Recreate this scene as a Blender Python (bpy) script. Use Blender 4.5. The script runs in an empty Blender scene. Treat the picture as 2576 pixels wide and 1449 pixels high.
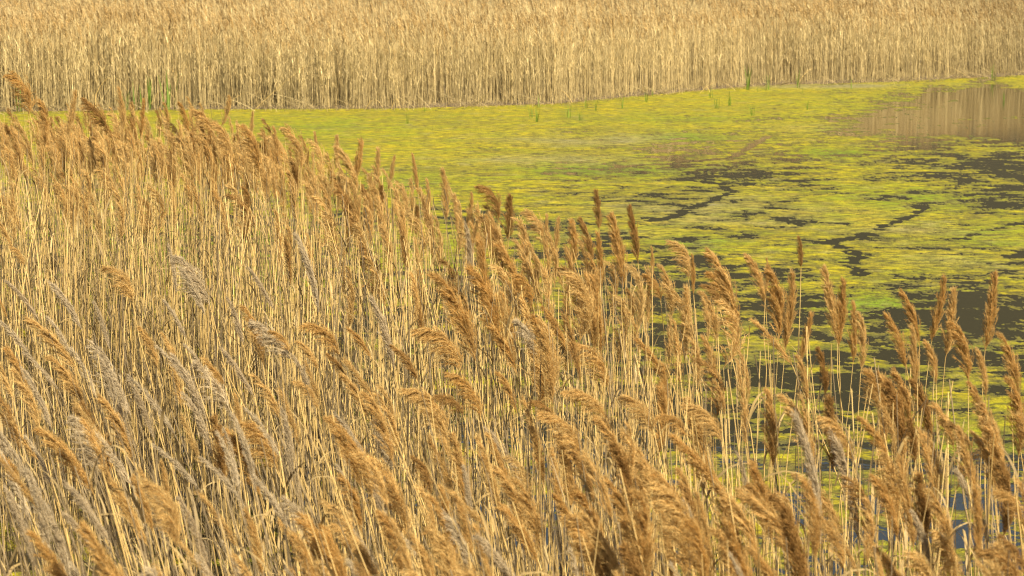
import bpy, math
import numpy as np
from mathutils import Vector, Quaternion, Matrix
R = math.radians
rng = np.random.default_rng(7)
S = bpy.context.scene
COL = S.collection

# ------------------------------------------------------------------ camera
FPX, WPX, HPX = 6000.0, 2576.0, 1449.0        # focal length in pixels of a 2576 px wide frame
HC = 3.8                                      # eye height above the water
PITCH = math.atan((724.5 + 40) / FPX)
cp, sp = math.cos(PITCH), math.sin(PITCH)
cam_d = bpy.data.cameras.new("camera"); cam = bpy.data.objects.new("camera", cam_d); COL.objects.link(cam)
cam.location = (0, 0, HC); cam.rotation_euler = (math.pi / 2 - PITCH, 0, 0)
cam_d.sensor_width = 36; cam_d.lens = 36 * FPX / WPX
cam_d.clip_start = 0.1; cam_d.clip_end = 3000
cam_d.dof.use_dof = True; cam_d.dof.focus_distance = 16.0; cam_d.dof.aperture_fstop = 9.5
S.camera = cam

def ground_at(x, y, z=0.0):
    """where the sight line through a photo point meets height z"""
    a = (np.asarray(x, float) - WPX / 2) / FPX; b = -(np.asarray(y, float) - HPX / 2) / FPX
    dy = cp + b * sp; dz = -sp + b * cp
    t = (z - HC) / dz
    return a * t, dy * t
def at_dist(x, y, D):
    a = (x - WPX / 2) / FPX; b = -(y - HPX / 2) / FPX
    dy = cp + b * sp; dz = -sp + b * cp
    t = D / dy
    return np.array([a * t, D, HC + dz * t])
def project(P):
    P = np.asarray(P, float); d = P - np.array([0, 0, HC])
    dep = d[..., 1] * cp - d[..., 2] * sp; up = d[..., 1] * sp + d[..., 2] * cp
    return WPX / 2 + FPX * d[..., 0] / dep, HPX / 2 - FPX * up / dep

# ------------------------------------------------------------------ noise
PERM = np.random.default_rng(3).permutation(4096)
GA = np.random.default_rng(4).uniform(0, 2 * np.pi, 4096); GX, GY = np.cos(GA), np.sin(GA)
def pnoise(x, y):
    xi = np.floor(x).astype(np.int64); yi = np.floor(y).astype(np.int64); xf = x - xi; yf = y - yi
    u = xf * xf * xf * (xf * (xf * 6 - 15) + 10); v = yf * yf * yf * (yf * (yf * 6 - 15) + 10)
    def g(ix, iy, dx, dy):
        h = PERM[(PERM[ix & 4095] + iy) & 4095]
        return GX[h] * dx + GY[h] * dy
    a = g(xi, yi, xf, yf); b = g(xi + 1, yi, xf - 1, yf); c = g(xi, yi + 1, xf, yf - 1); d = g(xi + 1, yi + 1, xf - 1, yf - 1)
    return (a + (b - a) * u) + ((c + (d - c) * u) - (a + (b - a) * u)) * v
def fbm(x, y, octv=5, gain=0.55, lac=2.03):
    s = np.zeros_like(x); a = 1.0; n = 0
    for k in range(octv):
        s += a * pnoise(x + 17.3 * k, y - 9.1 * k); n += a * a; a *= gain; x = x * lac; y = y * lac
    return s / math.sqrt(n) / 0.26
def shep(px, py, pts, p=2.0, ax=1.0, ay=2.2):
    num = np.zeros_like(px); den = np.zeros_like(px)
    for (cx, cy, *v) in pts:
        w = 1.0 / (((px - cx) * ax) ** 2 + ((py - cy) * ay) ** 2 + 900.0) ** p
        num += w * v[0]; den += w
    return num / den

# ------------------------------------------------------------------ materials
def new_mat(name):
    m = bpy.data.materials.new(name); m.use_nodes = True
    nt = m.node_tree; nt.nodes.clear()
    return m, nt, nt.nodes.new, nt.links.new
def plant_mat(name, colA, colB, transl=0.3, rough=0.75, rnd=0.35, scale=9.0):
    m, nt, N, L = new_mat(name)
    out = N('ShaderNodeOutputMaterial'); at = N('ShaderNodeAttribute'); at.attribute_name = 'tint'
    oi = N('ShaderNodeObjectInfo'); tc = N('ShaderNodeTexCoord'); nz = N('ShaderNodeTexNoise')
    nz.inputs['Scale'].default_value = scale; nz.inputs['Detail'].default_value = 3
    L(tc.outputs['Object'], nz.inputs['Vector'])
    mix = N('ShaderNodeMix'); mix.data_type = 'RGBA'
    mix.inputs['A'].default_value = (*colA, 1); mix.inputs['B'].default_value = (*colB, 1)
    ad = N('ShaderNodeMath'); ad.operation = 'ADD'
    sx = N('ShaderNodeSeparateColor'); L(at.outputs['Color'], sx.inputs[0])
    ad2 = N('ShaderNodeMath'); ad2.operation = 'MULTIPLY_ADD'; L(oi.outputs['Random'], ad2.inputs[0]); ad2.inputs[1].default_value = rnd; L(sx.outputs['Green'], ad2.inputs[2])
    sb = N('ShaderNodeMath'); sb.operation = 'MULTIPLY_ADD'; L(nz.outputs['Fac'], sb.inputs[0]); sb.inputs[1].default_value = 0.6; sb.inputs[2].default_value = -0.3
    L(ad2.outputs[0], ad.inputs[0]); L(sb.outputs[0], ad.inputs[1]); ad.use_clamp = True
    L(ad.outputs[0], mix.inputs['Factor'])
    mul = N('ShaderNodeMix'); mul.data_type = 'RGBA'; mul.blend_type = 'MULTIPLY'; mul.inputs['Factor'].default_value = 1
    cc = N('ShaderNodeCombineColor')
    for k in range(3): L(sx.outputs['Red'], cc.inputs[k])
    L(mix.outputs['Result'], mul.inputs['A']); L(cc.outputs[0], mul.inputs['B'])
    pb = N('ShaderNodeBsdfPrincipled'); pb.inputs['Roughness'].default_value = rough
    pb.inputs['Specular IOR Level'].default_value = 0.25
    L(mul.outputs['Result'], pb.inputs['Base Color'])
    if transl > 0:
        tr = N('ShaderNodeBsdfTranslucent'); ms = N('ShaderNodeMixShader'); ms.inputs[0].default_value = transl
        L(mul.outputs['Result'], tr.inputs['Color']); L(pb.outputs[0], ms.inputs[1]); L(tr.outputs[0], ms.inputs[2]); L(ms.outputs[0], out.inputs[0])
    else: L(pb.outputs[0], out.inputs[0])
    return m
M_STEM = plant_mat('reed_stem', (0.38, 0.24, 0.072), (0.68, 0.49, 0.20), 0.0, 0.5)
M_LEAF = plant_mat('dry_leaf', (0.26, 0.17, 0.055), (0.50, 0.37, 0.17), 0.3, 0.6)
M_TAWNY = plant_mat('tawny_plume', (0.57, 0.315, 0.075), (0.80, 0.57, 0.235), 0.48, 0.9, .6)
M_DARK = plant_mat('dark_shaded_plume', (0.36, 0.19, 0.05), (0.47, 0.29, 0.10), 0.33, 0.9)  # darker copy of the tawny plume, mostly shade put into the colour
M_GREY = plant_mat('grey_plume', (0.54, 0.41, 0.24), (0.72, 0.60, 0.40), 0.42, 0.8, .5)
M_GREEN = plant_mat('green_shoot', (0.10, 0.17, 0.02), (0.2, 0.3, 0.04), 0.3, 0.6)
M_FSTEM = plant_mat('far_reed_stem', (0.47, 0.34, 0.14), (0.74, 0.59, 0.30), 0.15, 0.7)
M_FPLUME = plant_mat('far_reed_plume', (0.50, 0.32, 0.11), (0.66, 0.49, 0.24), 0.33, 0.9)
MATS = [M_STEM, M_LEAF, M_TAWNY, M_DARK, M_GREY, M_GREEN, M_FSTEM, M_FPLUME, plant_mat('weathered_shaded_stem', (0.075, 0.052, 0.024), (0.36, 0.27, 0.15), 0.0, 0.7)]  # last one: old brown stem, its darkness partly painted shade between stems
STEM, LEAF, TAWNY, DARK, GREY, GREEN, FSTEM, FPLUME, OLD_SHADED = range(9)

# ------------------------------------------------------------------ geometry kit (all quads)
class Geo:
    def __init__(s): s.V = []; s.Q = []; s.T = []; s.M = []; s.n = 0
    def add(s, V, Q, T, mat):
        V = np.asarray(V, float).reshape(-1, 3); Q = np.asarray(Q, np.int64).reshape(-1, 4)
        T = np.asarray(T, float)
        if T.ndim == 1: T = np.stack([T, np.full(len(T), .3)], 1) if len(T) == len(V) else np.tile(T, (len(V), 1))
        s.V.append(V); s.Q.append(Q + s.n); s.T.append(T)
        s.M.append(np.full(len(Q), mat) if np.isscalar(mat) else np.asarray(mat)); s.n += len(V)
    def done(s):
        return np.concatenate(s.V), np.concatenate(s.Q), np.concatenate(s.T), np.concatenate(s.M)
def unit(v): return v / (np.linalg.norm(v, axis=-1, keepdims=True) + 1e-9)
def ribbons(g, P, W, side, T, mat):
    """P (n,k,3) centre lines, W (n,k) half widths, side (n,3)"""
    n, k = P.shape[:2]
    A = P - side[:, None] * W[..., None]; B = P + side[:, None] * W[..., None]
    V = np.stack([A, B], 2).reshape(-1, 3)
    q = np.array([[2 * j, 2 * j + 1, 2 * j + 3, 2 * j + 2] for j in range(k - 1)])
    Q = (q[None] + (np.arange(n) * 2 * k)[:, None, None]).reshape(-1, 4)
    g.add(V, Q, np.repeat(T, 2 * k, axis=0), mat)
def tube(g, P, rad, sides, T, mat):
    P = np.asarray(P, float); k = len(P); a = np.arange(sides) * 2 * np.pi / sides
    V = P[:, None] + np.stack([np.cos(a), np.sin(a), 0 * a], 1)[None] * np.asarray(rad)[:, None, None]
    Q = [[j * sides + i, j * sides + (i + 1) % sides, (j + 1) * sides + (i + 1) % sides, (j + 1) * sides + i] for j in range(k - 1) for i in range(sides)]
    g.add(V, Q, np.tile(T, (k * sides, 1)), mat)

def make_plume(seed, shape, mat, nb, ns, wide=1.0):
    """plume of unit length standing on the origin, tip at (0,0,1), combed towards -x"""
    r = np.random.default_rng(seed); g = Geo()
    th, k, lm, a0, a1 = {'upright': (0.25, 0.25, .30, 10, 30), 'arch': (.75, .55, .36, 8, 28), 'hook': (1.5, 1.05, .44, 12, 32),
                 'silky': (0.55, .4, .30, 6, 20), 'fan': (0.5, .8, .45, 10, 36)}[shape]
    th *= r.uniform(.85, 1.15)
    t = np.linspace(0, 1, 13); ang = th * t ** 1.4; yw = r.uniform(-.15, .15)
    d = np.stack([-np.sin(ang), yw * t, np.cos(ang)], 1); P = np.concatenate([[np.zeros(3)], np.cumsum(unit(d[:-1]) / 12, 0)])
    ch = P[-1]; L = np.linalg.norm(ch); c = ch / L
    ax = np.cross(c, [0, 0, 1]); sn = np.linalg.norm(ax); ca = c[2]
    if sn > 1e-6:
        ax /= sn; K = np.array([[0, -ax[2], ax[1]], [ax[2], 0, -ax[0]], [-ax[1], ax[0], 0]]); Rm = np.eye(3) + sn * K + (1 - ca) * K @ K
    else: Rm = np.eye(3)
    P = (P @ Rm.T) / L; d = unit(d @ Rm.T); wind = unit(np.array([-1, 0, -.35 if shape in ('hook', 'fan') else -.05]))
    tube(g, P, np.linspace(.010, .003, 13), 3, [.8, .2], mat)
    # branches
    tb = np.clip(r.beta(1.0, 1.25, nb), 0, .97); i = tb * 12; i0 = np.clip(i.astype(int), 0, 11); f = (i - i0)[:, None]
    B0 = P[i0] * (1 - f) + P[i0 + 1] * f; T0 = unit(d[i0] * (1 - f) + d[i0 + 1] * f)
    prof = np.minimum(1, .5 + tb * 3.5) * (1 - tb) ** .7
    ln = (lm * prof + .07) * r.uniform(.7, 1.15, nb)
    az = r.uniform(0, 2 * np.pi, nb)
    Nn = np.stack([np.cos(az), np.sin(az), 0 * az], 1); Nn = unit(Nn - T0 * (Nn * T0).sum(1, keepdims=True))
    al = np.radians(r.uniform(a0, a1, nb))[:, None]; D0 = T0 * np.cos(al) + Nn * np.sin(al)
    kk = k * r.uniform(.6, 1.3, nb)[:, None]
    S5 = 5; pts = [B0]; p = B0.copy()
    for j in range(S5 - 1):
        u = (j + .5) / (S5 - 1); dd = unit(D0 + wind * kk * u ** 1.2 + r.normal(0, .05, (nb, 3))); p = p + dd * (ln / (S5 - 1))[:, None]; pts.append(p)
    BP = np.stack(pts, 1)
    side = unit(np.cross(BP[:, -1] - BP[:, 0], r.normal(0, 1, (nb, 3))))
    tint = r.uniform(.72, 1.1, nb)
    ribbons(g, BP, np.tile(np.linspace(.0035, .0018, S5) * wide, (nb, 1)), side, np.stack([tint, r.uniform(.0, .6, nb)], 1), mat)
    # spikelets
    if ns:
        u = r.uniform(.12, 1.0, (nb, ns)) * (S5 - 1 - 1e-3); u0 = u.astype(int); fu = (u - u0)[..., None]
        bi = np.arange(nb)[:, None]; q0 = BP[bi, u0] * (1 - fu) + BP[bi, u0 + 1] * fu; dd = unit(BP[bi, u0 + 1] - BP[bi, u0])
        sd = unit(dd + r.normal(0, .36, dd.shape) + wind * .15); sl = r.uniform(.04, .085, (nb, ns, 1)) * (1.0 + .25 * (wide - 1))
        q0 = q0.reshape(-1, 3); sd = sd.reshape(-1, 3); sl = sl.reshape(-1, 1)
        SP = np.stack([q0, q0 + sd * sl * .5, q0 + sd * sl], 1); n = len(q0)
        w = np.tile(np.array([.0012, .0022, .0004]) * wide, (n, 1)) * r.uniform(.7, 1.3, (n, 1))
        tt = np.repeat(tint, ns) * r.uniform(.8, 1.15, n)
        ribbons(g, SP, w, unit(np.cross(sd, r.normal(0, 1, sd.shape))), np.stack([tt, r.uniform(0, .7, n)], 1), mat)
    return g.done()
def make_stem(seed, rad, sides, segs, mat, bow):
    r = np.random.default_rng(seed); g = Geo(); z = np.linspace(0, 1, segs + 1)
    x = bow * 4 * z * (1 - z) + r.normal(0, .0016, segs + 1) * (z > 0) * (z < 1); y = r.uniform(-.6, .6) * bow * 4 * z * (1 - z)
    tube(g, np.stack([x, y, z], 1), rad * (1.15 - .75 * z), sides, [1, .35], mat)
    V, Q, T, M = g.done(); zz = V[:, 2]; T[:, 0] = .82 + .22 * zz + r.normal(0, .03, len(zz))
    return V, Q, T, M
def make_leaf(seed, mat, curl, segs=5):
    r = np.random.default_rng(seed); g = Geo(); s = np.linspace(0, 1, segs + 1)
    ang = R(22) + curl * s ** 1.3; d = np.stack([-np.sin(ang), 0 * s, np.cos(ang)], 1); P = np.concatenate([[np.zeros(3)], np.cumsum(d[:-1] / segs, 0)])
    P[:, 1] += r.uniform(-.12, .12) * s ** 2
    w = .021 * np.minimum(1, .5 + 3 * s) * (1 - s ** 2.2) + .0015
    tw = np.array([0, 1, r.uniform(-.5, .5)]); ribbons(g, P[None], w[None], unit(tw)[None], np.array([[r.uniform(.8, 1.05), .4]]), mat)
    return g.done()
def stamp(G, tpl, mats, offs, tint=None, hue=None, mat=None):
    """copy template with n 3x3 matrices and offsets into one mesh"""
    V, Q, T, M = tpl; n = len(offs)
    if n == 0: return
    VV = np.einsum('nij,vj->nvi', mats, V) + offs[:, None]
    TT = np.repeat(T[None], n, 0).copy()
    if tint is not None: TT[..., 0] *= tint[:, None]
    if hue is not None: TT[..., 1] += hue[:, None]
    QQ = Q[None] + (np.arange(n) * len(V))[:, None, None]
    G.add(VV.reshape(-1, 3), QQ.reshape(-1, 4), TT.reshape(-1, 2), np.tile(M if mat is None else np.full(len(Q), mat), n))
def to_mesh(name, data, smooth=False):
    V, Q, T, M = data; me = bpy.data.meshes.new(name); n = len(V); m = len(Q)
    me.vertices.add(n); me.vertices.foreach_set('co', V.astype(np.float32).ravel())
    me.loops.add(m * 4); me.loops.foreach_set('vertex_index', Q.astype(np.int32).ravel())
    me.polygons.add(m); me.polygons.foreach_set('loop_start', (np.arange(m) * 4).astype(np.int32))
    used = np.unique(M); lut = {int(u): i for i, u in enumerate(used)}
    for u in used: me.materials.append(MATS[int(u)])
    me.polygons.foreach_set('material_index', np.array([lut[int(u)] for u in used])[np.searchsorted(used, M)].astype(np.int32))
    if smooth: me.polygons.foreach_set('use_smooth', np.ones(m, bool))
    a = me.attributes.new('tint', 'FLOAT_COLOR', 'POINT')
    c = np.zeros((n, 4), np.float32); c[:, 0] = T[:, 0]; c[:, 1] = T[:, 1]; c[:, 3] = 1; a.data.foreach_set('color', c.ravel())
    me.update(calc_edges=True)
    return me
def link(name, me, parent=None, **props):
    o = bpy.data.objects.new(name, me); COL.objects.link(o); o.parent = parent
    for k, v in props.items(): o[k] = v
    return o
def rot_y(a):     # (n,) -> tilt towards -x by a
    c, s = np.cos(a), np.sin(a); z = 0 * a; o = z + 1
    return np.stack([np.stack([c, z, -s], -1), np.stack([z, o, z], -1), np.stack([s, z, c], -1)], -2)
def rot_z(a):
    c, s = np.cos(a), np.sin(a); z = 0 * a; o = z + 1
    return np.stack([np.stack([c, -s, z], -1), np.stack([s, c, z], -1), np.stack([z, z, o], -1)], -2)
def axis_mat(v):  # (n,3) -> matrices taking z to v (length kept), x/y scaled by 1*|v|
    L = np.linalg.norm(v, axis=1); z = v / L[:, None]; x = unit(np.cross(np.tile([0., 1, 0], (len(v), 1)), z)); y = np.cross(z, x)
    return np.stack([x, y, z], -1) * L[:, None, None]

# ------------------------------------------------------------------ terrain: pond basin, banks, far rise
SHORE = [(-900, 300), (-200, 285), (500, 276), (1000, 274), (1400, 262), (1560, 246), (1900, 216), (2250, 206), (2576, 189), (3000, 178), (3600, 172)]
sx, sy = ground_at([p[0] for p in SHORE], [p[1] for p in SHORE]); sy = np.asarray(sy); sx = np.asarray(sx)
def far_shore(X): return np.interp(X, sx, sy)
def smooth(a, b, v): t = np.clip((v - a) / (b - a), 0, 1); return t * t * (3 - 2 * t)
def terrain(X, Y):
    d = Y - far_shore(X)
    z = -0.45 + 0.5 * smooth(-4, 1.0, d) + 0.02 * np.clip(d, 0, 90)
    # near bank on the camera's side
    e = np.interp(X, [-12, -6, -3, 0, 2, 4, 10], [15.5, 15.0, 12.5, 10.2, 8.2, 6.5, 5.5])
    zb = -0.45 + .52 * smooth(3, -1.5, Y - e) + .28 * np.clip(e - 2 - Y, 0, 12) * .45
    z = np.maximum(z, np.minimum(zb, 2.1))
    mud = -.45 + .49 * smooth(-3.0, -5.0, X) * smooth(21, 17, Y)
    return np.maximum(z, mud) + .02 * pnoise(X * 1.3, Y * 1.3)
gx = np.concatenate([np.linspace(-900, -60, 25)[:-1], np.linspace(-60, 60, 150), np.linspace(60, 900, 25)[1:]])
gy = np.concatenate([np.linspace(-60, 0, 10)[:-1], np.linspace(0, 30, 90), np.linspace(30, 170, 150)[1:], np.linspace(170, 1400, 25)[1:]])
XX, YY = np.meshgrid(gx, gy); ZZ = terrain(XX, YY)
def grid_mesh(name, X, Y, Z, mats, keep=None):
    h, w = X.shape; idx = np.arange(h * w).reshape(h, w)
    Q = np.stack([idx[:-1, :-1], idx[:-1, 1:], idx[1:, 1:], idx[1:, :-1]], -1).reshape(-1, 4)
    if keep is not None: Q = Q[keep.reshape(-1)]
    V = np.stack([X, Y, Z], -1).reshape(-1, 3)
    used = np.unique(Q); mp = np.zeros(len(V), np.int64); mp[used] = np.arange(len(used)); Q = mp[Q]; V = V[used]
    me = bpy.data.meshes.new(name); me.vertices.add(len(V)); me.vertices.foreach_set('co', V.astype(np.float32).ravel())
    me.loops.add(len(Q) * 4); me.loops.foreach_set('vertex_index', Q.astype(np.int32).ravel())
    me.polygons.add(len(Q)); me.polygons.foreach_set('loop_start', (np.arange(len(Q)) * 4).astype(np.int32))
    me.polygons.foreach_set('use_smooth', np.ones(len(Q), bool)); me.update(calc_edges=True)
    for m in mats: me.materials.append(m)
    return me, used
def ground_mat(name, cols, scale):
    m, nt, N, L = new_mat(name); out = N('ShaderNodeOutputMaterial'); pb = N('ShaderNodeBsdfPrincipled'); pb.inputs['Roughness'].default_value = .95
    tc = N('ShaderNodeTexCoord'); nz = N('ShaderNodeTexNoise'); nz.inputs['Scale'].default_value = scale; nz.inputs['Detail'].default_value = 8
    cr = N('ShaderNodeValToRGB'); cr.color_ramp.elements[0].position = .3; cr.color_ramp.elements[1].position = .72
    cr.color_ramp.elements[0].color = (*cols[0], 1); cr.color_ramp.elements[1].color = (*cols[2], 1)
    e = cr.color_ramp.elements.new(.5); e.color = (*cols[1], 1)
    bp = N('ShaderNodeBump'); bp.inputs['Distance'].default_value = .03; bp.inputs['Strength'].default_value = .8
    L(tc.outputs['Object'], nz.inputs['Vector']); L(nz.outputs['Fac'], cr.inputs['Fac']); L(cr.outputs[0], pb.inputs['Base Color'])
    L(nz.outputs['Fac'], bp.inputs['Height']); L(bp.outputs[0], pb.inputs['Normal']); L(pb.outputs[0], out.inputs[0])
    return m
M_SOIL = ground_mat('reed_litter_soil', [(.05, .035, .02), (.11, .08, .045), (.22, .16, .09)], 6)
M_HILL = ground_mat('dry_hill', [(.012, .012, .005), (.022, .020, .008), (.036, .03, .013)], .08)
me, _ = grid_mesh('ground', XX, YY, ZZ, [M_SOIL]); link('ground', me, kind='structure')
hx, hy = np.meshgrid(np.linspace(-900, 900, 120), np.linspace(190, 900, 60))
hz = 1.5 + 76 * smooth(170, 420, hy) * (1 + .12 * pnoise(hx / 120, hy / 120)) + 3 * pnoise(hx / 25, hy / 25)
hz = np.where(hy < 200, -2, hz)
me, _ = grid_mesh('hills', hx, hy, hz, [M_HILL]); link('hills', me, kind='structure')

# ------------------------------------------------------------------ water
m, nt, N, L = new_mat('pond_water'); out = N('ShaderNodeOutputMaterial'); pb = N('ShaderNodeBsdfPrincipled')
pb.inputs['Base Color'].default_value = (.020, .018, .008, 1); pb.inputs['Roughness'].default_value = .045; pb.inputs['IOR'].default_value = 1.33
tc = N('ShaderNodeTexCoord'); nz = N('ShaderNodeTexNoise'); nz.inputs['Scale'].default_value = 5; nz.inputs['Detail'].default_value = 3
bp = N('ShaderNodeBump'); bp.inputs['Distance'].default_value = .004; bp.inputs['Strength'].default_value = .45
L(tc.outputs['Object'], nz.inputs['Vector']); L(nz.outputs['Fac'], bp.inputs['Height']); L(bp.outputs[0], pb.inputs['Normal']); L(pb.outputs[0], out.inputs[0])
wx, wy = np.meshgrid(np.linspace(-120, 120, 5), np.linspace(3, 190, 5))
me, _ = grid_mesh('pond_water', wx, wy, wx * 0, [m]); link('pond_water', me, kind='structure')

# ------------------------------------------------------------------ algae: a real floating sheet cut by the water plane
ax_ = np.arange(-500, 3100, 2.7)
ay_ = np.concatenate([np.arange(165, 1449, 2.0), np.arange(1449, 2300, 12)])
PX, PY = np.meshgrid(ax_, ay_)
AX, AY = ground_at(PX, PY)
COVER = [(700, 300, 1.0), (300, 300, 1), (0, 300, 1), (1000, 330, .99), (1300, 290, 1), (1300, 380, .97), (1600, 300, .99), (1800, 260, 1), (1800, 330, .93), (1500, 430, .86),
    (2000, 240, 1), (2200, 215, 1.0), (2400, 205, 1), (2576, 208, 1), (2300, 212, 1), (2050, 280, .97), (2150, 262, .93), (2280, 250, .5), (2350, 245, .05), (2450, 240, .0), (2576, 240, .0), (2750, 240, 0),
    (2200, 300, .1), (2120, 305, .62), (2350, 300, .08), (2500, 300, .07), (2500, 330, .15), (2300, 330, .25), (2750, 330, .1), (2040, 318, .93), (1900, 345, .88), (2060, 352, .8), (2200, 352, .62),
    (2450, 372, .72), (2320, 400, .6), (2560, 400, .35), (2750, 400, .2), (1750, 395, .62), (1950, 400, .5), (2150, 385, .72), (1600, 440, .85), (1800, 430, .6), (2000, 450, .6), (2250, 440, .5), (2500, 440, .3), (1300, 470, .93),
    (1700, 480, .8), (1900, 500, .78), (2150, 520, .9), (2400, 500, .62), (2576, 520, .5), (1500, 530, .8), (1750, 560, .8), (2000, 560, .85), (2300, 570, .92), (2500, 580, .93), (1650, 610, .88), (1900, 620, .85), (2150, 630, .85), (2450, 640, .9),
    (1400, 620, .75), (1200, 600, .8), (1000, 650, .8), (1800, 680, .5), (2050, 690, .45), (2300, 690, .55), (2576, 700, .5), (2100, 730, .55), (2350, 750, .32), (2500, 760, .25), (2700, 760, .3),
    (2180, 770, .9), (2000, 760, .5), (1700, 740, .55), (1500, 760, .5), (2450, 830, .15), (2250, 830, .35), (2576, 860, .3), (1900, 850, .35), (2100, 860, .3), (1600, 860, .4), (2300, 900, .3), (2500, 930, .35), (2100, 950, .35),
    (2350, 960, .45), (1800, 980, .35), (2200, 1020, .5), (2450, 1020, .6), (2576, 1040, .7), (2100, 1080, .4), (2350, 1090, .75), (2520, 1090, .75), (2300, 1130, .5), (2500, 1170, .4), (2576, 1200, .2), (2400, 1200, .4),
    (2200, 1200, .4), (2560, 1280, .3), (2400, 1300, .55), (2000, 1200, .5), (1700, 1150, .4), (1400, 1000, .45), (1200, 850, .5), (900, 750, .6), (600, 650, .75), (300, 600, .85), (0, 600, .8), (900, 1000, .4), (2600, 1449, .6), (2000, 1449, .6), (1200, 1449, .3),
    (-300, 300, 1), (-300, 700, .7), (3000, 300, .1), (3000, 600, .5), (3000, 900, .3), (3000, 205, 1)]
cov = shep(PX, PY, COVER, 2.2)
cov = np.clip(cov, .002, .9995)
n1 = fbm(AX * 1.0, AY * 1.3, 8, .74); n2 = fbm(AX * .35 + 40, AY * .3, 4, .5)
nn = (n1 * .86 + n2 * .40 + .3 * fbm(AX * 9, AY * 6, 3, .7)) / 1.0
def probit(p):
    # Acklam-like logistic approximation is enough here
    return np.log(p / (1 - p)) / 1.702
h = nn + probit(cov) + .3 * smooth(1700, 2100, PX)*smooth(345, 380, PY)
# open channels winding through the mat
CH = [([(1640, 556), (1700, 545), (1735, 525), (1790, 505), (1840, 482), (1808, 460), (1700, 452)], .05), ([(1930, 345), (1880, 372), (1850, 395), (1700, 410), (1560, 420)], .05),
      ([(2330, 522), (2290, 545), (2215, 575), (2190, 590), (2110, 605), (2085, 612), (2150, 632), (2165, 645), (2135, 662), (2160, 688)], .055),
      ([(1960, 555), (2050, 560), (2150, 563), (2210, 565)], .03), ([(2576, 560), (2480, 580), (2420, 600)], .03)]
wob = .06 * fbm(AX * 3.1, AY * 3.1 + 50, 3)
for pl, wd in CH:
    cx, cy = ground_at([p[0] for p in pl], [p[1] for p in pl]); dmin = np.full(AX.shape, 9.)
    for a in range(len(pl) - 1):
        dx, dy = cx[a + 1] - cx[a], cy[a + 1] - cy[a]; t = np.clip(((AX - cx[a]) * dx + (AY - cy[a]) * dy) / (dx * dx + dy * dy), 0, 1)
        # stretched along depth: a channel looks as wide as it is from the low eye height
        dmin = np.minimum(dmin, np.hypot(AX - cx[a] - t * dx, (AY - cy[a] - t * dy) * .45))
    h -= 3.2 * np.exp(-((dmin + wob) / (wd * 1.6)) ** 2)
fine = pnoise(AX * 23, AY * 17)
hz = np.clip(h, -1.5, 2.2) * .004 + .0016 * fine * (h > -.5)
hz[h > 1.0] += .001
keep = (h[:-1, :-1] > -.6) | (h[1:, 1:] > -.6) | (h[1:, :-1] > -.6) | (h[:-1, 1:] > -.6)
keep &= (AY[:-1, :-1] > 4)
m, nt, N, L = new_mat('algae_mat'); out = N('ShaderNodeOutputMaterial'); pb = N('ShaderNodeBsdfPrincipled'); pb.inputs['Roughness'].default_value = .8
pb.inputs['Specular IOR Level'].default_value = .25
tc = N('ShaderNodeTexCoord'); at = N('ShaderNodeAttribute'); at.attribute_name = 'zone'; sc = N('ShaderNodeSeparateColor'); L(at.outputs['Color'], sc.inputs[0])
def noise(scale, det, sxy=(1, 1, 1)):
    mp = N('ShaderNodeMapping'); mp.inputs['Scale'].default_value = sxy; L(tc.outputs['Object'], mp.inputs['Vector'])
    z = N('ShaderNodeTexNoise'); z.inputs['Scale'].default_value = scale; z.inputs['Detail'].default_value = det; z.inputs['Roughness'].default_value = .65; L(mp.outputs[0], z.inputs['Vector']); return z.outputs['Fac']
def ramp(src, a, b):
    r = N('ShaderNodeMapRange'); r.inputs['From Min'].default_value = a; r.inputs['From Max'].default_value = b; L(src, r.inputs['Value']); return r.outputs[0]
def mixc(f, a, b):
    x = N('ShaderNodeMix'); x.data_type = 'RGBA'; L(f, x.inputs['Factor'])
    for s, c in (('A', a), ('B', b)):
        if isinstance(c, tuple): x.inputs[s].default_value = (*c, 1)
        else: L(c, x.inputs[s])
    return x.outputs['Result']
def mathn(op, a, b):
    x = N('ShaderNodeMath'); x.operation = op; x.use_clamp = True
    for k, c in enumerate((a, b)):
        if isinstance(c, (int, float)): x.inputs[k].default_value = c
        else: L(c, x.inputs[k])
    return x.outputs[0]
c0 = mixc(ramp(noise(2.2, 8), .36, .62), (.21, .185, .012), (.49, .40, .006))
c1 = mixc(mathn('MULTIPLY', ramp(noise(.9, 5), .42, .66), .7), c0, (.25, .29, .012))
c2 = mixc(sc.outputs['Green'], c1, (.19, .28, .008))
c3 = mixc(mathn('ADD', mathn('MULTIPLY', ramp(noise(1.3, 5, (1, .8, 1)), .54, .74), .75), sc.outputs['Blue']), c2, (.29, .26, .12))
c4 = mixc(mathn('MULTIPLY', ramp(noise(5.5, 8, (.8, 1, 1)), .46, .60), .85), mixc(mathn('MULTIPLY', ramp(noise(1.9, 7, (.8, 1, 1)), .52, .66), .6), c3, (.22, .16, .035)), (.085, .08, .014))
c4 = mixc(mathn('MULTIPLY', ramp(noise(.32, 6, (.7, 1, 1)), .48, .66), .4), c4, (.11, .10, .025))
c5 = mixc(sc.outputs['Red'], c4, (.075, .068, .022))
L(c5, pb.inputs['Base Color'])
bp = N('ShaderNodeBump'); bp.inputs['Distance'].default_value = .05; bp.inputs['Strength'].default_value = 1; L(noise(18, 8), bp.inputs['Height']); L(bp.outputs[0], pb.inputs['Normal'])
L(pb.outputs[0], out.inputs[0])
me, used = grid_mesh('algae_mat', AX, AY, hz, [m], keep)
green = np.zeros_like(PX)
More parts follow.
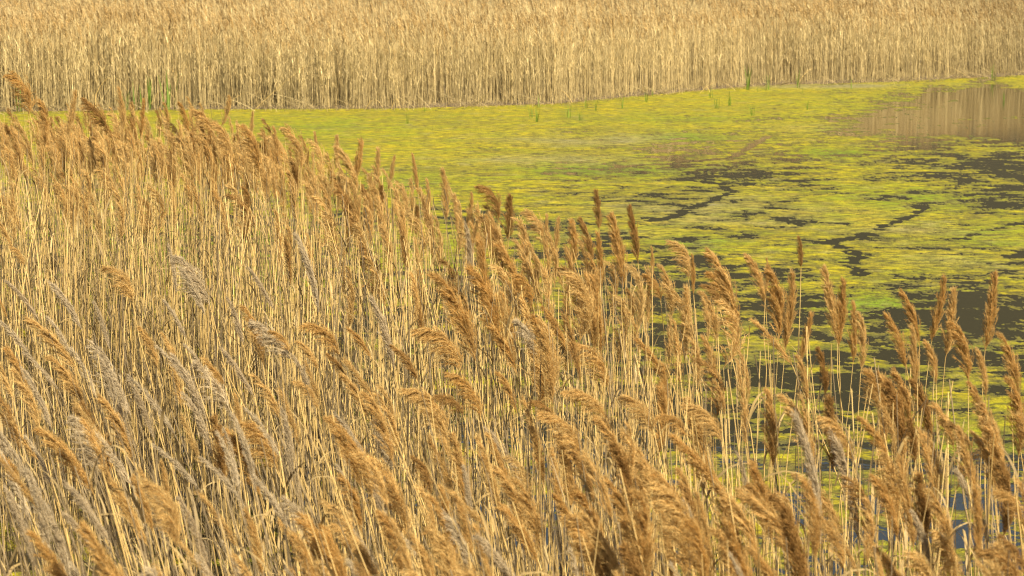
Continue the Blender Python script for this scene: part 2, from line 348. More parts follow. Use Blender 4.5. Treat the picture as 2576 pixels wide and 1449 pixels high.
for (gx_, gy_, rx, ry, a) in [(2190, 770, 110, 30, 1.), (1520, 430, 230, 20, .75), (1750, 610, 110, 20, .6), (800, 320, 200, 25, .45), (1720, 345, 130, 12, .7), (2480, 1130, 120, 60, .55), (2290, 500, 220, 30, .5), (2110, 385, 90, 12, .9), (1700, 300, 250, 12, .4), (2480, 590, 160, 40, .4), (1040, 460, 120, 25, .5), (600, 640, 500, 90, .6), (2200, 265, 300, 25, .15)]:
    green = np.maximum(green, a * np.exp(-((PX - gx_) / rx) ** 2 - ((PY - gy_) / ry) ** 2))
green = np.clip(green * (1 + .5 * n1), 0, 1)
pale = np.zeros_like(PX)
for (gx_, gy_, rx, ry, a) in [(1900, 545, 260, 22, .6), (2300, 590, 160, 25, .5), (1500, 350, 200, 18, .45), (2100, 216, 260, 6, .8), (1750, 520, 200, 25, .5), (1400, 405, 200, 14, .5), (2230, 325, 240, 12, .3), (1480, 595, 200, 20, .4), (2450, 650, 160, 20, .35)]:
    pale = np.maximum(pale, a * np.exp(-((PX - gx_) / rx) ** 2 - ((PY - gy_) / ry) ** 2))
pale = np.clip(pale * (1 + .6 * n2), 0, 1)
thin = np.clip(.95 - h * .75, 0, .96) ** 1.2           # thin wet rim of each patch is browner
z = np.zeros((AX.size, 4), np.float32); z[:, 0] = thin.ravel(); z[:, 1] = green.ravel(); z[:, 2] = pale.ravel(); z[:, 3] = 1
a = me.attributes.new('zone', 'FLOAT_COLOR', 'POINT'); a.data.foreach_set('color', z[used].ravel())
link('algae_mat', me, kind='stuff', label='yellow green algae mat floating in broken patches on the pond', category='algae')

# ------------------------------------------------------------------ far reed bed
def far_templates():
    out = []
    for k in range(14):
        r = np.random.default_rng(100 + k); g = Geo()
        V, Q, T, M = make_stem(200 + k, .0032, 3, 4, FSTEM, r.uniform(-.02, .02)); g.add(V, Q, T, M)
        n = 5; zf = r.uniform(.35, .9, n)
        for z0 in zf:
            l = make_leaf(int(r.integers(1e6)), FSTEM, r.uniform(.2, 1.8), 3); a = r.uniform(0, 6.28)
            Mx = rot_z(np.array([a]))[0] * r.uniform(.09, .17); Vl = l[0].copy(); Vl[:, 1] *= 1.2
            g.add(Vl @ Mx.T + [0, 0, z0], l[1], l[2], l[3])
        if k < 7:
            p = make_plume(300 + k, ['upright', 'arch', 'hook', 'fan'][k % 4], FPLUME, 16, 0, 5.5)
            Mx = rot_z(np.array([r.uniform(-.6, .6)]))[0] @ rot_y(np.array([r.uniform(0, .4)]))[0] * .14
            g.add(p[0] @ Mx.T + [0, 0, .99], p[1], p[2], p[3])
        out.append(g.done())
    return out
FT = far_templates()
def far_bed(n, dmin, dmax, power, hmin, hmax, G, lean=.035, xr=(-700, 3250)):
    px = rng.uniform(*xr, n); d = dmin + (dmax - dmin) * rng.uniform(0, 1, n) ** power
    Y = np.full(n, 90.)
    for _ in range(4):
        X = (px - WPX / 2) / FPX * Y * 1.0; Y = far_shore(X) + d
    X = X + rng.normal(0, .03, n); cl = fbm(X * .8, Y * .8, 3)
    edge = fbm(X * .25 + 9, Y * 0, 2) * .14 + np.abs(rng.normal(0, .35, n)) * (d < 1.2)
    Y = Y + edge
    hgt = rng.uniform(hmin, hmax, n) + .07 * cl + .10 * fbm(X * .12, Y * .12, 2)
    Z = terrain(X, Y); Z = np.where(d < 2, -.02, Z)
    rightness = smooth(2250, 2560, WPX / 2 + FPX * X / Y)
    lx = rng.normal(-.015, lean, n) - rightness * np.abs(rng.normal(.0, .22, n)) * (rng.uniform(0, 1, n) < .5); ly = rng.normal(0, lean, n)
    v = np.stack([lx, ly, np.ones(n)], 1) * hgt[:, None]; ti = np.clip(rng.normal(.95, .24, n), .35, 1.3) * (1 - .22 * rightness); hu = rng.uniform(-.3, .45, n)  # right end of the bed darkened in colour for its shade
    which = rng.integers(0, len(FT), n)
    for k, t in enumerate(FT):
        s = which == k
        if not s.any(): continue
        A = axis_mat(v[s]); yw = rng.uniform(-.8, .8, s.sum()); A = A @ rot_z(yw)
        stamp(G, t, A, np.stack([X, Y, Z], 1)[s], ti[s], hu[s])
G = Geo()
far_bed(18500, 0.0, 4.0, .8, 1.6, 2.6, G)
far_bed(37000, 3.0, 48, .85, 1.75, 2.75, G)
far_bed(900, -2.2, 0.4, .4, 1.0, 2.3, G, .09)
far_bed(700, -2.8, 0.4, .4, .35, .9, G, .3)
# low litter and leaning broken stalks along the foot of the bed
n = 3600
X = rng.uniform(-32, 40, n); Y = far_shore(X) + rng.normal(-.1, .6, n); lx = rng.normal(0, .8, n)
v = np.stack([lx, rng.normal(-.2, .4, n), rng.uniform(.25, 1, n)], 1) * rng.uniform(.15, .75, n)[:, None]
st = make_stem(55, .009, 3, 3, FSTEM, .05)
stamp(G, st, axis_mat(v), np.stack([X, Y, np.full(n, -.02)], 1), rng.uniform(.35, .95, n), rng.uniform(-.3, .5, n))
link('far_reed_bed', to_mesh('far_reed_bed', G.done()), kind='stuff', label='dense straw coloured reed bed with brown plumes along the far shore', category='reeds')

# countable oddities along the far shore: green shoots and arched dead stalks
def label_place(x, y): return f"{max(0, min(100, round(x / WPX * 100)))}% across and {max(0, min(100, round(y / HPX * 100)))}% down the photo"
SHOOT = []
for k in range(5):
    r = np.random.default_rng(900 + k); g = Geo()
    for j in range(6):
        l = make_leaf(950 + k * 10 + j, GREEN, r.uniform(-.2, .35), 5); Mx = rot_z(np.array([r.uniform(0, 6.28)]))[0] * r.uniform(.6, 1)
        Vl = l[0].copy(); Vl[:, 0] *= .45; g.add(Vl @ Mx.T + [r.normal(0, .05), r.normal(0, .05), 0], l[1], l[2], l[3])
    SHOOT.append(to_mesh('green_reed_shoot', g.done()))
shoots = [(302, 205, 1.7, 'tallest'), (428, 240, 1.2, ''), (468, 235, 1.3, ''), (482, 245, 1.35, 'brightest'), (335, 262, .8, ''), (1025, 300, .45, ''), (1338, 285, .5, ''), (1350, 296, .55, ''), (1430, 285, .5, ''), (1500, 268, .5, ''),
          (1625, 245, .6, ''), (1805, 262, .6, ''), (1880, 215, 1.1, ''), (1930, 215, .7, ''), (2010, 210, .9, ''), (1835, 255, .6, ''), (1893, 280, .5, ''), (2030, 265, .4, ''), (2140, 212, .5, ''), (2500, 190, .8, ''), (2525, 240, .4, ''), (1460, 292, .45, ''), (1565, 262, .55, '')]
rs = np.random.default_rng(77); shoot_labels = set()
for xs in rs.normal([1350, 1480, 1620, 1800, 1900, 2020, 2150, 1060], 8): shoots.append((float(xs), float(np.interp(xs, [a for a, b in SHORE], [b for a, b in SHORE]) + rs.uniform(-12, 12)), float(rs.uniform(.22, .6)), ''))
for k, (x, y, hgt, w) in enumerate(shoots):
    if y < far_shore(0) and x < 600:
        X0, Y0 = ground_at(x, 283)
    else: X0, Y0 = ground_at(x, y + 12)
    X0, Y0 = float(X0), float(Y0)
    Y0 = min(Y0, float(far_shore(X0)) + (-.15))
    ux, uy = project([X0, Y0, hgt * .5]); lab = ((w + ' ') if w else '') + f"green reed shoot at foot of far reeds, {label_place(ux, uy)}"
    if lab in shoot_labels: continue
    shoot_labels.add(lab); o = link('green_reed_shoot', SHOOT[k % 5]); o['label'] = lab
    o.location = (X0, Y0, -.02); o.scale = (hgt,) * 3; o.rotation_euler = (0, 0, k * 1.3)
    o['category'] = 'reed shoot'; o['group'] = 'green shoots along the far shore'
for k, (x0, y0, x1, y1, sag) in enumerate([(560, 285, 660, 235, .4), (640, 290, 790, 150, .1), (240, 240, 320, 228, .8), (2052, 170, 1990, 250, .5), (1760, 250, 1850, 228, .6), (920, 290, 965, 275, .5), (985, 290, 1010, 282, .6), (1770, 225, 1790, 250, .4), (1440, 262, 1380, 240, .5), (2320, 140, 2450, 200, .1), (380, 262, 440, 250, .6)]):
    base = np.array(ground_at(x0, 283 if x < 1300 else y0 + 8)); Dd = float(far_shore(float(base[0]))) - .25
    A = at_dist(x0, y0, Dd); B = at_dist(x1, y1, Dd - .3); A[2] = max(A[2], 0)
    t = np.linspace(0, 1, 9)[:, None]; P = A * (1 - t) + B * t; P[:, 2] += sag * .6 * (4 * t * (1 - t))[:, 0]
    if min(A[2], B[2]) > .25:
        lowp = A.copy() if A[2] < B[2] else B.copy(); lowp[2] = -.02; P = np.concatenate([[lowp], P]) if A[2] < B[2] else np.concatenate([P, [lowp]])
    g = Geo(); kk = len(P); tube(g, P, np.linspace(.012, .005, kk), 4, [1.15, .6], STEM)
    Q = g.done(); org = Q[0][0].copy(); Q[0][:] -= org
    o = link('bent_reed_stalk', to_mesh('bent_reed_stalk', Q)); o.location = org
    o['label'] = f"pale bent dead stalk against far reeds, {label_place((x0 + x1) / 2, (y0 + y1) / 2 )}"; o['category'] = 'reed stalk'; o['group'] = 'bent stalks on the far shore'

# ------------------------------------------------------------------ near reeds
# photographed plumes: tip x, tip y, foot of plume x, y, shape, colour
U, A_, H_, S_, F_ = 'upright', 'arch', 'hook', 'silky', 'fan'
T_, D_, G_ = TAWNY, DARK, GREY
HERO = [(20,185,72,292,H_,T_),(103,255,112,372,A_,T_),(190,235,168,345,U,T_),(212,252,283,342,F_,D_),(300,225,312,330,U,T_),(332,262,335,345,U,D_),(362,255,352,350,U,T_),(415,262,420,340,A_,T_),(453,262,475,352,A_,T_),
 (490,278,525,372,H_,T_),(578,245,555,322,A_,T_),(540,310,580,412,H_,T_),(636,285,628,352,U,T_),(615,320,652,432,A_,T_),(690,325,700,432,U,T_),(712,318,757,432,H_,T_),(792,335,800,402,U,T_),(848,345,845,430,U,T_),(128,300,122,385,U,D_),
 (909,355,882,470,A_,T_),(850,372,902,485,A_,T_),(952,378,945,472,U,T_),(992,397,975,482,U,T_),(1039,392,1052,490,U,T_),(1075,455,1080,540,U,T_),(1115,432,1124,556,U,T_),(1145,495,1150,590,U,T_),(1188,490,1172,570,A_,T_),(1205,468,1252,565,H_,D_),
 (1282,495,1276,602,U,D_),(1318,530,1366,622,H_,T_),(1376,545,1370,642,U,T_),(1405,553,1392,655,U,T_),(1440,560,1432,682,A_,T_),(1462,555,1487,675,A_,D_),(1500,482,1507,578,U,D_),(1505,592,1515,722,U,T_),(1540,548,1568,722,U,T_),(1585,525,1605,662,U,D_),
 (1640,625,1641,700,U,T_),(1618,690,1662,757,H_,T_),(1688,608,1732,702,H_,T_),(1665,672,1690,800,A_,T_),(1742,645,1745,742,U,T_),(1785,635,1852,812,A_,T_),(1790,690,1858,842,A_,T_),(1880,643,1926,768,A_,T_),(1930,655,1925,745,S_,T_),(1766,717,1810,775,H_,D_),
 (1937,678,1958,860,A_,T_),(1993,695,1975,882,U,T_),(2010,598,2015,674,U,D_),(2075,682,2106,862,U,T_),(2122,710,2110,872,U,T_),(2148,768,2146,912,U,T_),(2163,793,2165,938,A_,T_),(2041,795,2008,922,U,T_),(1768,738,1802,862,A_,T_),(1770,850,1800,960,A_,T_),
 (2270,735,2313,872,A_,T_),(2375,705,2343,860,U,T_),(2400,737,2378,902,U,T_),(2503,697,2478,882,U,T_),(2232,795,2282,932,A_,T_),(2296,828,2302,985,U,T_),(2398,815,2436,962,A_,T_),(2330,860,2355,968,A_,T_),(2520,845,2562,1003,A_,T_),(2185,930,2216,1042,F_,T_),
 (2350,1018,2400,1132,A_,T_),(2440,965,2476,1090,A_,T_),(2460,880,2480,1000,A_,T_),(2545,960,2562,1150,A_,T_),(2290,1060,2302,1165,U,D_),(2060,880,2075,1000,A_,D_),(2010,900,2030,1020,A_,T_),(1580,730,1592,800,A_,D_),(1480,640,1500,760,A_,T_),(1330,620,1310,700,U,T_),
 (1200,560,1180,640,U,T_),(1225,545,1215,640,A_,T_),(1290,690,1340,760,H_,T_),(1345,640,1372,720,A_,T_),(1000,480,985,560,U,T_),(1050,520,1045,590,U,D_),(960,470,958,545,U,D_),(905,500,890,610,U,T_),(770,440,780,540,U,T_),(735,400,742,500,A_,D_),(610,470,622,530,H_,D_),(540,480,558,540,F_,T_),(845,480,880,560,H_,D_),
 # foreground bank
 (1100,695,1196,908,A_,T_),(1189,680,1252,870,A_,T_),(1235,820,1300,940,A_,T_),(1368,776,1426,885,A_,T_),(1303,810,1368,905,F_,G_),(939,756,992,928,S_,G_),(1175,573,1186,735,S_,G_),(877,826,936,905,A_,T_),(989,873,1050,957,A_,D_),(1050,830,1160,935,H_,T_),(1440,865,1530,985,H_,T_),
 (1605,856,1676,965,A_,T_),(20,710,97,805,S_,G_),(130,713,205,828,S_,G_),(240,763,275,878,S_,G_),(427,623,443,738,S_,G_),(448,650,528,768,F_,G_),(457,676,515,792,S_,G_),(627,676,690,780,S_,G_),(750,596,802,785,S_,G_),(417,760,470,855,S_,G_),(577,756,612,868,S_,G_),(640,810,732,905,F_,G_),
 (-6,556,32,636,A_,T_),(28,622,60,670,H_,T_),(265,672,334,762,H_,T_),(0,757,18,800,U,T_),(72,803,195,935,A_,T_),(353,826,398,932,A_,T_),(408,840,445,905,U,T_),(617,776,662,918,A_,T_),(760,818,855,898,H_,T_),(680,833,728,885,H_,T_),(752,860,802,935,A_,T_),(827,893,872,968,A_,D_),(518,914,566,970,A_,T_),
 (0,1141,56,1238,A_,T_),(593,996,602,1098,U,T_),(408,1166,426,1288,U,T_),(338,1201,386,1341,A_,T_),(540,1056,562,1216,U,D_),(620,1060,700,1185,F_,T_),(742,960,800,1032,H_,T_),(840,1050,925,1166,A_,T_),(1020,980,1125,1092,H_,T_),(1095,996,1166,1046,H_,D_),(948,1064,986,1182,F_,G_),(1040,1150,1082,1250,H_,D_),
 (622,1290,662,1449,U,T_),(958,1290,1012,1449,A_,T_),(718,1255,778,1348,F_,G_),(715,1040,735,1210,S_,G_),(1425,985,1538,1092,H_,T_),(1565,995,1640,1092,H_,T_),(1725,1020,1815,1112,H_,T_),(1800,960,1822,1045,A_,T_),(1650,1050,1728,1098,H_,T_),(1933,990,1944,1178,U,T_),(1972,1000,2054,1182,A_,T_),(2066,1050,2150,1168,H_,T_),
 (2168,1054,2240,1168,A_,T_),(1653,1196,1735,1368,A_,T_),(1526,1206,1590,1348,A_,T_),(1753,1246,1790,1418,U,T_),(1828,1246,1910,1428,A_,T_),(1886,1220,1980,1348,H_,D_),(1858,1146,1890,1278,S_,G_),(2008,1056,2064,1368,S_,G_),(2098,1100,2160,1358,S_,G_),(2300,1290,2345,1440,S_,G_),(2338,1236,2395,1398,A_,T_),(2500,1236,2570,1318,H_,T_),
 (2520,1350,2590,1449,F_,D_),(2068,1306,2125,1438,A_,T_),(2412,1190,2490,1368,S_,G_),(1446,1141,1495,1268,A_,D_),(1338,1010,1395,1085,H_,D_),(1340,1080,1368,1220,U,T_),(1255,940,1300,1040,A_,T_),(1130,940,1210,1050,H_,T_),(130,900,215,1040,A_,T_),(20,880,70,1010,A_,T_),(250,900,330,1050,S_,G_),(60,930,130,1080,S_,G_),(330,960,385,1100,S_,G_),(440,900,520,1060,S_,G_),
 (190,1056,262,1200,F_,G_),(860,940,930,1060,A_,T_),(560,880,640,1000,S_,G_),(1500,1050,1560,1160,A_,T_),(1600,1140,1660,1260,A_,T_),(1400,1250,1470,1400,A_,T_),(1250,1180,1320,1320,A_,T_),(1150,1250,1190,1400,U,T_),(2200,1200,2260,1360,A_,T_),(2450,1090,2500,1200,A_,T_),(2570,1050,2600,1220,A_,T_),(860,1200,910,1340,A_,T_),(1080,1330,1120,1449,A_,T_),(1170,1180,1180,1340,S_,G_)]

# template meshes shared by all copies
def tmpl_set(nb, ns, wide, seed0, nvar):
    d = {}
    for sh in (U, A_, H_, S_, F_):
        for mt in (TAWNY, DARK, GREY):
            d[sh, mt] = [make_plume(seed0 + v * 31 + 7 * len(d), sh, mt, nb, ns, wide) for v in range(nvar)]
    return d
PL_HI = tmpl_set(130, 36, 1.0, 1000, 5)
PL_MID = tmpl_set(80, 16, 1.4, 2000, 3)
ST_HI = [make_stem(400 + k, .0015, 6, 12, STEM, b) for k, b in enumerate([-.03, -.018, -.008, .006, .015])]
ST_LO = [make_stem(420 + k, .0013, 4, 6, STEM, b) for k, b in enumerate([-.04, -.02, -.01, .0, .012, .025])]
LF = [make_leaf(440 + k, LEAF, c, 6) for k, c in enumerate([.3, .7, 1.1, 1.6, 2.2, 2.8])]
me_pl = {k: [to_mesh('plume', t) for t in v] for k, v in PL_HI.items()}
me_st = [to_mesh('stem', t, True) for t in ST_HI]; me_lf = [to_mesh('leaf', t) for t in LF]

def reed_geom(tx, ty, bx, by, s_hint=None, lean_extra=0.0):
    """photo points of plume tip and foot -> tip, foot, root in metres"""
    Lpx = math.hypot(tx - bx, ty - by)
    s = (ty + 40) / 1.42
    s = max(s, Lpx / .36); s = min(s, 1130)
    if s_hint: s = s_hint
    Dd = FPX / s
    P = at_dist(tx, ty, Dd); T = at_dist(bx, by, Dd)
    th = math.atan2(P[0] - T[0], P[2] - T[2])
    lean = math.tan(np.clip(th * .35, -.3, .12)) + lean_extra
    root = np.array([T[0] - lean * T[2] * .85, T[1] + rng.normal(0, .04), 0.]); root[2] = max(float(terrain(root[0:1], root[1:2])[0]), -.1) - .01
    return P, T, root
count = 0
def reed_object(P, T, root, shape, colour, label):
    global count; count += 1
    e = link('reed', None); e.empty_display_size = .2; e.location = root
    e['label'] = label; e['category'] = 'reed'; e['group'] = 'plumed reeds in front of the pond'
    v = Vector(T - root); q = Vector((0, 0, 1)).rotation_difference(v)
    k = count
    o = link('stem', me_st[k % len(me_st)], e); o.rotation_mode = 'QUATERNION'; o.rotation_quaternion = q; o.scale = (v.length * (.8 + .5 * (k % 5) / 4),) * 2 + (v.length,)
    w = Vector(P - T); L = w.length
    ang = math.atan2(-w.x, w.z)
    ms = me_pl[shape, colour]; p = link('plume', ms[k % len(ms)], e); p.location = v
    p.rotation_mode = 'QUATERNION'; p.rotation_quaternion = Vector((0, 0, 1)).rotation_difference(w) @ Quaternion((0, 0, 1), math.radians([-20, 15, 35, -5, 0, 25, -35][k % 7]))
    wd = [.85, 1, 1.15, .95][k % 4] * {U: .62, A_: .76, H_: .9, S_: .55, F_: .95}[shape]
    wd *= 1.45 if (shape, colour) == (U, DARK) and L < .32 else 1
    p.scale = (L * wd * 1.18, L * wd * 1.18, L)
    for j in range(k % 3):
        f = [.62, .8, .5][(k + j) % 3]; l = link('leaf', me_lf[(k + j * 2) % len(me_lf)], e); l.location = v * f
        l.rotation_euler = (0, 0, (k * 2.4 + j * 2.9) % 6.28); l.scale = (.22 + .04 * (k % 4),) * 3
    return e
adj = {(U, TAWNY): 'upright tawny plume', (A_, TAWNY): 'arching tawny plume', (H_, TAWNY): 'drooping combed tawny plume', (F_, TAWNY): 'fanned tawny plume', (S_, TAWNY): 'slim tawny plume',
       (U, DARK): 'upright dark brown plume', (A_, DARK): 'arching dark brown plume', (H_, DARK): 'drooping dark brown plume', (F_, DARK): 'fanned dark brown plume', (S_, DARK): 'slim dark brown plume',
       (S_, GREY): 'slim silky grey plume', (F_, GREY): 'feathery combed grey plume', (U, GREY): 'upright grey plume', (A_, GREY): 'arching grey plume', (H_, GREY): 'drooping grey plume'}
SPECIAL = {(2010, 598): ('lone compact dark brown plume on a bare straight stem, rising above all neighbours', 500), (1500, 482): ('compact brown plume standing highest against the green algae right of centre', 410),
           (20, 185): ('tall hooked plume highest at the left edge, against the far reeds', 300), (212, 252): ('big fanned brown plume bowing left, just right of the left edge cluster', 290),
           (1189, 680): ('large blurred orange plume at the centre, right one of the big pair', None), (1100, 695): ('large blurred orange plume at the centre, left one of the big pair', None),
           (2503, 697): ('tall slim upright plume nearest the right edge over brown water', None), (1205, 468): ('big dark combed plume drooping left over the algae in the upper centre', 400),
           (2375, 705): ('upright plume left of the two near the right edge, over brown water', None)}
def word_label(shape, colour, tx, ty, s):
    return f"{adj[shape, colour]}{', near' if s > 700 else ''}, tip {label_place(tx, ty)}"
labels = set()
for (tx, ty, bx, by, sh, colr) in HERO:
    lab, hint = SPECIAL.get((tx, ty), (None, None))
    Lpx = math.hypot(tx - bx, ty - by); s = max((ty + 40) / 1.42, Lpx / .36)
    P, T, root = reed_geom(tx, ty, bx, by, hint, -.10 * smooth(1500, 0, np.array(tx * 1.)).item() * (s > 520))
    if lab is None: lab = word_label(sh, colr, tx, ty, s)
    reed_object(P, T, root, sh, colr, lab); labels.add(lab)

# scattered growth of the same bed, band by band
def scatter(n, xr, top, depth, power, plume_p, grey_p, dark_p, hum, leanx, Lr=(.18, .30)):
    x = rng.uniform(*xr, n); u = rng.uniform(0, 1, n) ** power
    y = np.interp(x, *zip(*top)) + u * np.interp(x, *zip(*depth)) + rng.normal(0, 14, n)
    s = np.minimum((y + 40) / (1.42 + rng.normal(0, hum, n)), 1150)
    return dict(x=x, y=y, s=s, u=u, plume=rng.uniform(0, 1, n) < plume_p(x, y, u), r=rng.uniform(0, 1, n), lean=leanx(x, y) + rng.normal(0, .06, n) - (rng.uniform(0, 1, n) < .1) * rng.exponential(.16, n), L=rng.uniform(*Lr, n), grey_p=grey_p, dark_p=dark_p)
topA = [(-300, 300), (0, 285), (300, 272), (500, 280), (700, 345), (900, 410), (1100, 470), (1300, 560), (1600, 660), (1900, 760), (2200, 870), (2576, 960), (2900, 1000)]
depA = [(-300, 210), (500, 230), (900, 260), (1500, 300), (2000, 320), (2900, 330)]
A1 = scatter(3200, (-1300, 1750), topA, depA, 1.0, lambda x, y, u: np.where(u < .36, .52, .09), 0.0, .2, .06, lambda x, y: -.02 + 0 * x, (.24, .38))
A2 = scatter(240, (1500, 2900), topA, depA, .8, lambda x, y, u: .2 + 0 * x, .03, .15, .05, lambda x, y: -.03 + 0 * x)
topB = [(-300, 800), (0, 800), (400, 840), (800, 900), (1200, 950), (1500, 1000), (1800, 1060), (2100, 1190), (2400, 1330), (2900, 1480)]
depB = [(-300, 900), (1500, 700), (2900, 450)]
B1 = scatter(2150, (-1300, 2900), topB, depB, .9, lambda x, y, u: np.where((x < 750) & (y > 1120), .14, .33) * (1 + 0 * u), .2, .1, .07, lambda x, y: -.19 * np.clip((2300 - x) / 1500, 0, 1) - .02, (.17, .28))
A0 = scatter(450, (-1300, 700), [(-200, 275), (700, 330)], [(-200, 60), (700, 60)], 1.0, lambda x, y, u: .8 + 0 * x, 0.0, .25, .05, lambda x, y: -.02 + 0 * x, (.3, .45))
A0['keep'] = A0['x'] > -1e9
cand = []
G = Geo()
A1['keep'] = rng.uniform(0, 1, len(A1['x'])) < np.interp(A1['x'], [750, 1150, 1750], [1, .5, .22])
A2['keep'] = A2['x'] > -1e9
B1['keep'] = rng.uniform(0, 1, len(B1['x'])) < np.interp(B1['x'], [800, 1500, 2600], [1, .68, .5])
for bi, Bd in enumerate((A0, A1, A2, B1)):
    n = len(Bd['x'])
    for i in range(n):
        if not Bd['keep'][i]: continue
        s = Bd['s'][i]; Dd = FPX / s; L = Bd['L'][i] if Bd['plume'][i] else 0.0
        P = at_dist(Bd['x'][i], Bd['y'][i], Dd)
        if P[2] < .6: continue
        lean = max(Bd['lean'][i], -.42)
        th = lean * 1.5 - abs(rng.normal(.03, .12)) if L else 0
        T = P - np.array([math.sin(th) * L, 0, math.cos(th) * L])
        root = np.array([T[0] - lean * T[2], T[1] + rng.normal(0, .05), 0.]); root[2] = -.03
        cand.append((bi, P, T, root, L, Bd['r'][i], Bd['grey_p'] * (1 + 1.6 * float(smooth(1300, 500, Bd['x'][i]))), Bd['dark_p'], s))
roots = np.array([c[3] for c in cand]); zt = terrain(roots[:, 0], roots[:, 1])
for c, z in zip(cand, zt): c[3][2] = max(z, -.1) - .01
def style(c):
    r = c[5]
    if r < c[6]: return (S_ if r < c[6] * .88 else F_, GREY)
    q = (c[5] * 7919.7) % 1; col = DARK if (c[5] * 331.3) % 1 < c[7] else TAWNY
    return (U if q < .42 else A_ if q < .86 else H_ if q < .97 else F_, col)
NIND = 300 - count
order = []
for i, c in enumerate(cand):
    if c[4] > 0:
        x, y = project(c[1])
        if 0 < x < WPX and 0 < y < HPX - 60: order.append((-c[4] * c[8], i, x, y))
order.sort(); chosen = {}
for _, i, x, y in order:
    if len(chosen) >= NIND: break
    sh, colr = style(cand[i]); lab = word_label(sh, colr, x, y, cand[i][8])
    if lab in labels: continue
    labels.add(lab); chosen[i] = lab; c = cand[i]; reed_object(c[1], c[2], c[3], sh, colr, lab)
rest = [c for i, c in enumerate(cand) if i not in chosen]
Tp = np.array([c[2] for c in rest]); Rt = np.array([c[3] for c in rest]); n = len(rest)
v = Tp - Rt; AM = axis_mat(v); ti = np.clip(rng.normal(.95, .24, n), .35, 1.3); hu = rng.uniform(-.3, .5, n); wh = rng.integers(0, len(ST_LO), n)
AM[:, :, 0] *= rng.uniform(.7, 1.5, n)[:, None]; AM[:, :, 1] *= rng.uniform(.7, 1.5, n)[:, None]
pxr, pyr = project(Tp); old_shaded = rng.uniform(0, 1, n) < smooth(700, 1150, pyr) * smooth(1500, 500, pxr) * .45 + .32 + .4 * smooth(1200, 200, pxr) * smooth(480, 640, pyr) * smooth(1100, 950, pyr)  # more dark stems left of middle, partly standing in for shaded gaps
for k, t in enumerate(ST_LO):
    for flag, mt in ((False, STEM), (True, OLD_SHADED)): s = (wh == k) & (old_shaded == flag); stamp(G, t, AM[s], Rt[s], ti[s] * (.85 if flag else 1), hu[s], mt)
for j in range(6):   # dry leaves and sheaths
    s = rng.uniform(0, 1, n) < [.8, .7, .6, .5, .4, .3][j]; m_ = s.sum(); f = rng.uniform(.3, .92, m_)[:, None]; wl = rng.integers(0, len(LF), m_)
    off = Rt[s] + v[s] * f; A = rot_z(rng.uniform(0, 6.28, m_)) * rng.uniform(.10, .30, m_)[:, None, None]
    tt = rng.uniform(.6, 1.15, m_); hh = rng.uniform(-.3, .5, m_)
    for k, t in enumerate(LF): q = wl == k; stamp(G, t, A[q], off[q], tt[q], hh[q])
for i, c in enumerate(rest):
    if c[4] <= 0: continue
    sh, colr = style(c); t = PL_MID[sh, colr][i % 3]; w = c[1] - c[2]
    A = axis_mat(w[None]) @ rot_z(np.array([rng.uniform(-.6, .6)])); A[:, :, :2] *= {U: .72, A_: .85, H_: 1., S_: .65, F_: 1.}[sh] * rng.uniform(.85, 1.2)
    stamp(G, t, A, c[2][None], np.array([rng.uniform(.85, 1.1)]), np.array([rng.uniform(-.1, .3)]))
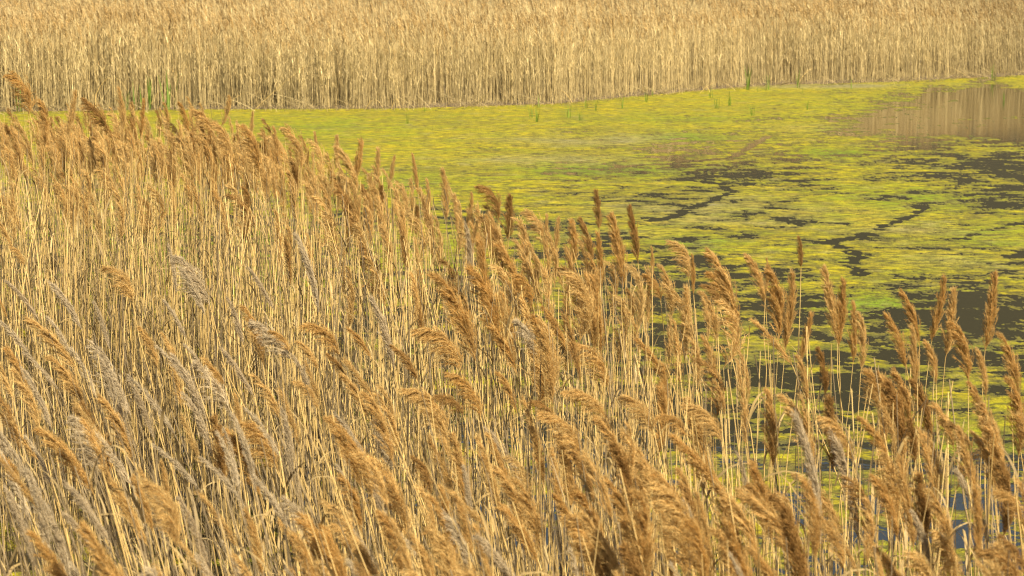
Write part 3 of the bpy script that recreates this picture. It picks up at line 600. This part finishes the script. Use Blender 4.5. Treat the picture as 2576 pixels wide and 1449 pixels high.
# short broken stalks, fallen stems and leaf litter filling the foot of the bed
n = 5400
x = rng.uniform(-1200, 1500, n); yb = rng.uniform(640, 1449, n); X, Y = ground_at(x, yb); ok = (Y < np.interp(x, [p[0] for p in topA], [FPX / ((p[1] + 60) / 1.42) for p in topA])) & (Y > 9)
X, Y = X[ok], Y[ok]; n = len(X); Z = np.maximum(terrain(X, Y), -.1)
v = np.stack([rng.normal(-.15, .28, n), rng.normal(0, .28, n), np.ones(n)], 1) * (rng.uniform(.3, 1.7, n))[:, None]
wh = rng.integers(0, len(ST_LO), n); ti = rng.uniform(.3, .95, n); hu = rng.uniform(-.4, .4, n); AM = axis_mat(v); AM[:, :, :2] *= 1.3  # stalks and leaves here tinted dark, partly in place of shade
for k, t in enumerate(ST_LO): s = wh == k; stamp(G, t, AM[s], np.stack([X, Y, Z], 1)[s], ti[s], hu[s], OLD_SHADED)
for j in range(3):
    f = rng.uniform(.2, 1, n)[:, None]; off = np.stack([X, Y, Z], 1) + v * f; wl = rng.integers(0, len(LF), n); A = rot_z(rng.uniform(0, 6.28, n)) * rng.uniform(.08, .24, n)[:, None, None]
    for k, t in enumerate(LF): q = wl == k; stamp(G, t, A[q], off[q], rng.uniform(.3, .85, q.sum()), rng.uniform(-.4, .3, q.sum()))
D_near = G.done()
link('near_reed_bed', to_mesh('near_reed_bed', D_near), kind='stuff', label='crowded pale reed stems, leaves and smaller plumes filling the near bed', category='reeds')
print('individual reeds', count, 'near faces', len(D_near[1]))

# ------------------------------------------------------------------ light
SUN_EL, SUN_AZ = R(44), R(140)
w = bpy.data.worlds.new("World"); S.world = w; w.use_nodes = True; nt = w.node_tree; nt.nodes.clear()
sky = nt.nodes.new('ShaderNodeTexSky'); sky.sky_type = 'NISHITA'; sky.sun_disc = False; sky.dust_density = 4.0; sky.sun_elevation = SUN_EL; sky.sun_rotation = SUN_AZ
bg = nt.nodes.new('ShaderNodeBackground'); bg.inputs['Strength'].default_value = .05; o = nt.nodes.new('ShaderNodeOutputWorld')
nt.links.new(sky.outputs[0], bg.inputs[0]); nt.links.new(bg.outputs[0], o.inputs[0])
sd = bpy.data.lights.new('sun', 'SUN'); sd.energy = 4.9; sd.angle = R(.5); sd.color = (1, .885, .66)
so = bpy.data.objects.new('sun', sd); COL.objects.link(so)
sp_ = Vector((math.sin(SUN_AZ) * math.cos(SUN_EL), math.cos(SUN_AZ) * math.cos(SUN_EL), math.sin(SUN_EL)))
so.rotation_euler = (-sp_).to_track_quat('-Z', 'Y').to_euler(); so.location = (20, -20, 30)
S.view_settings.view_transform = 'Standard'; S.view_settings.look = 'None'; S.view_settings.exposure = 1.02; S.view_settings.gamma = 1
S.cycles.filter_width = 1.15; S.cycles.max_bounces = 6; S.cycles.transparent_max_bounces = 4; S.cycles.diffuse_bounces = 1
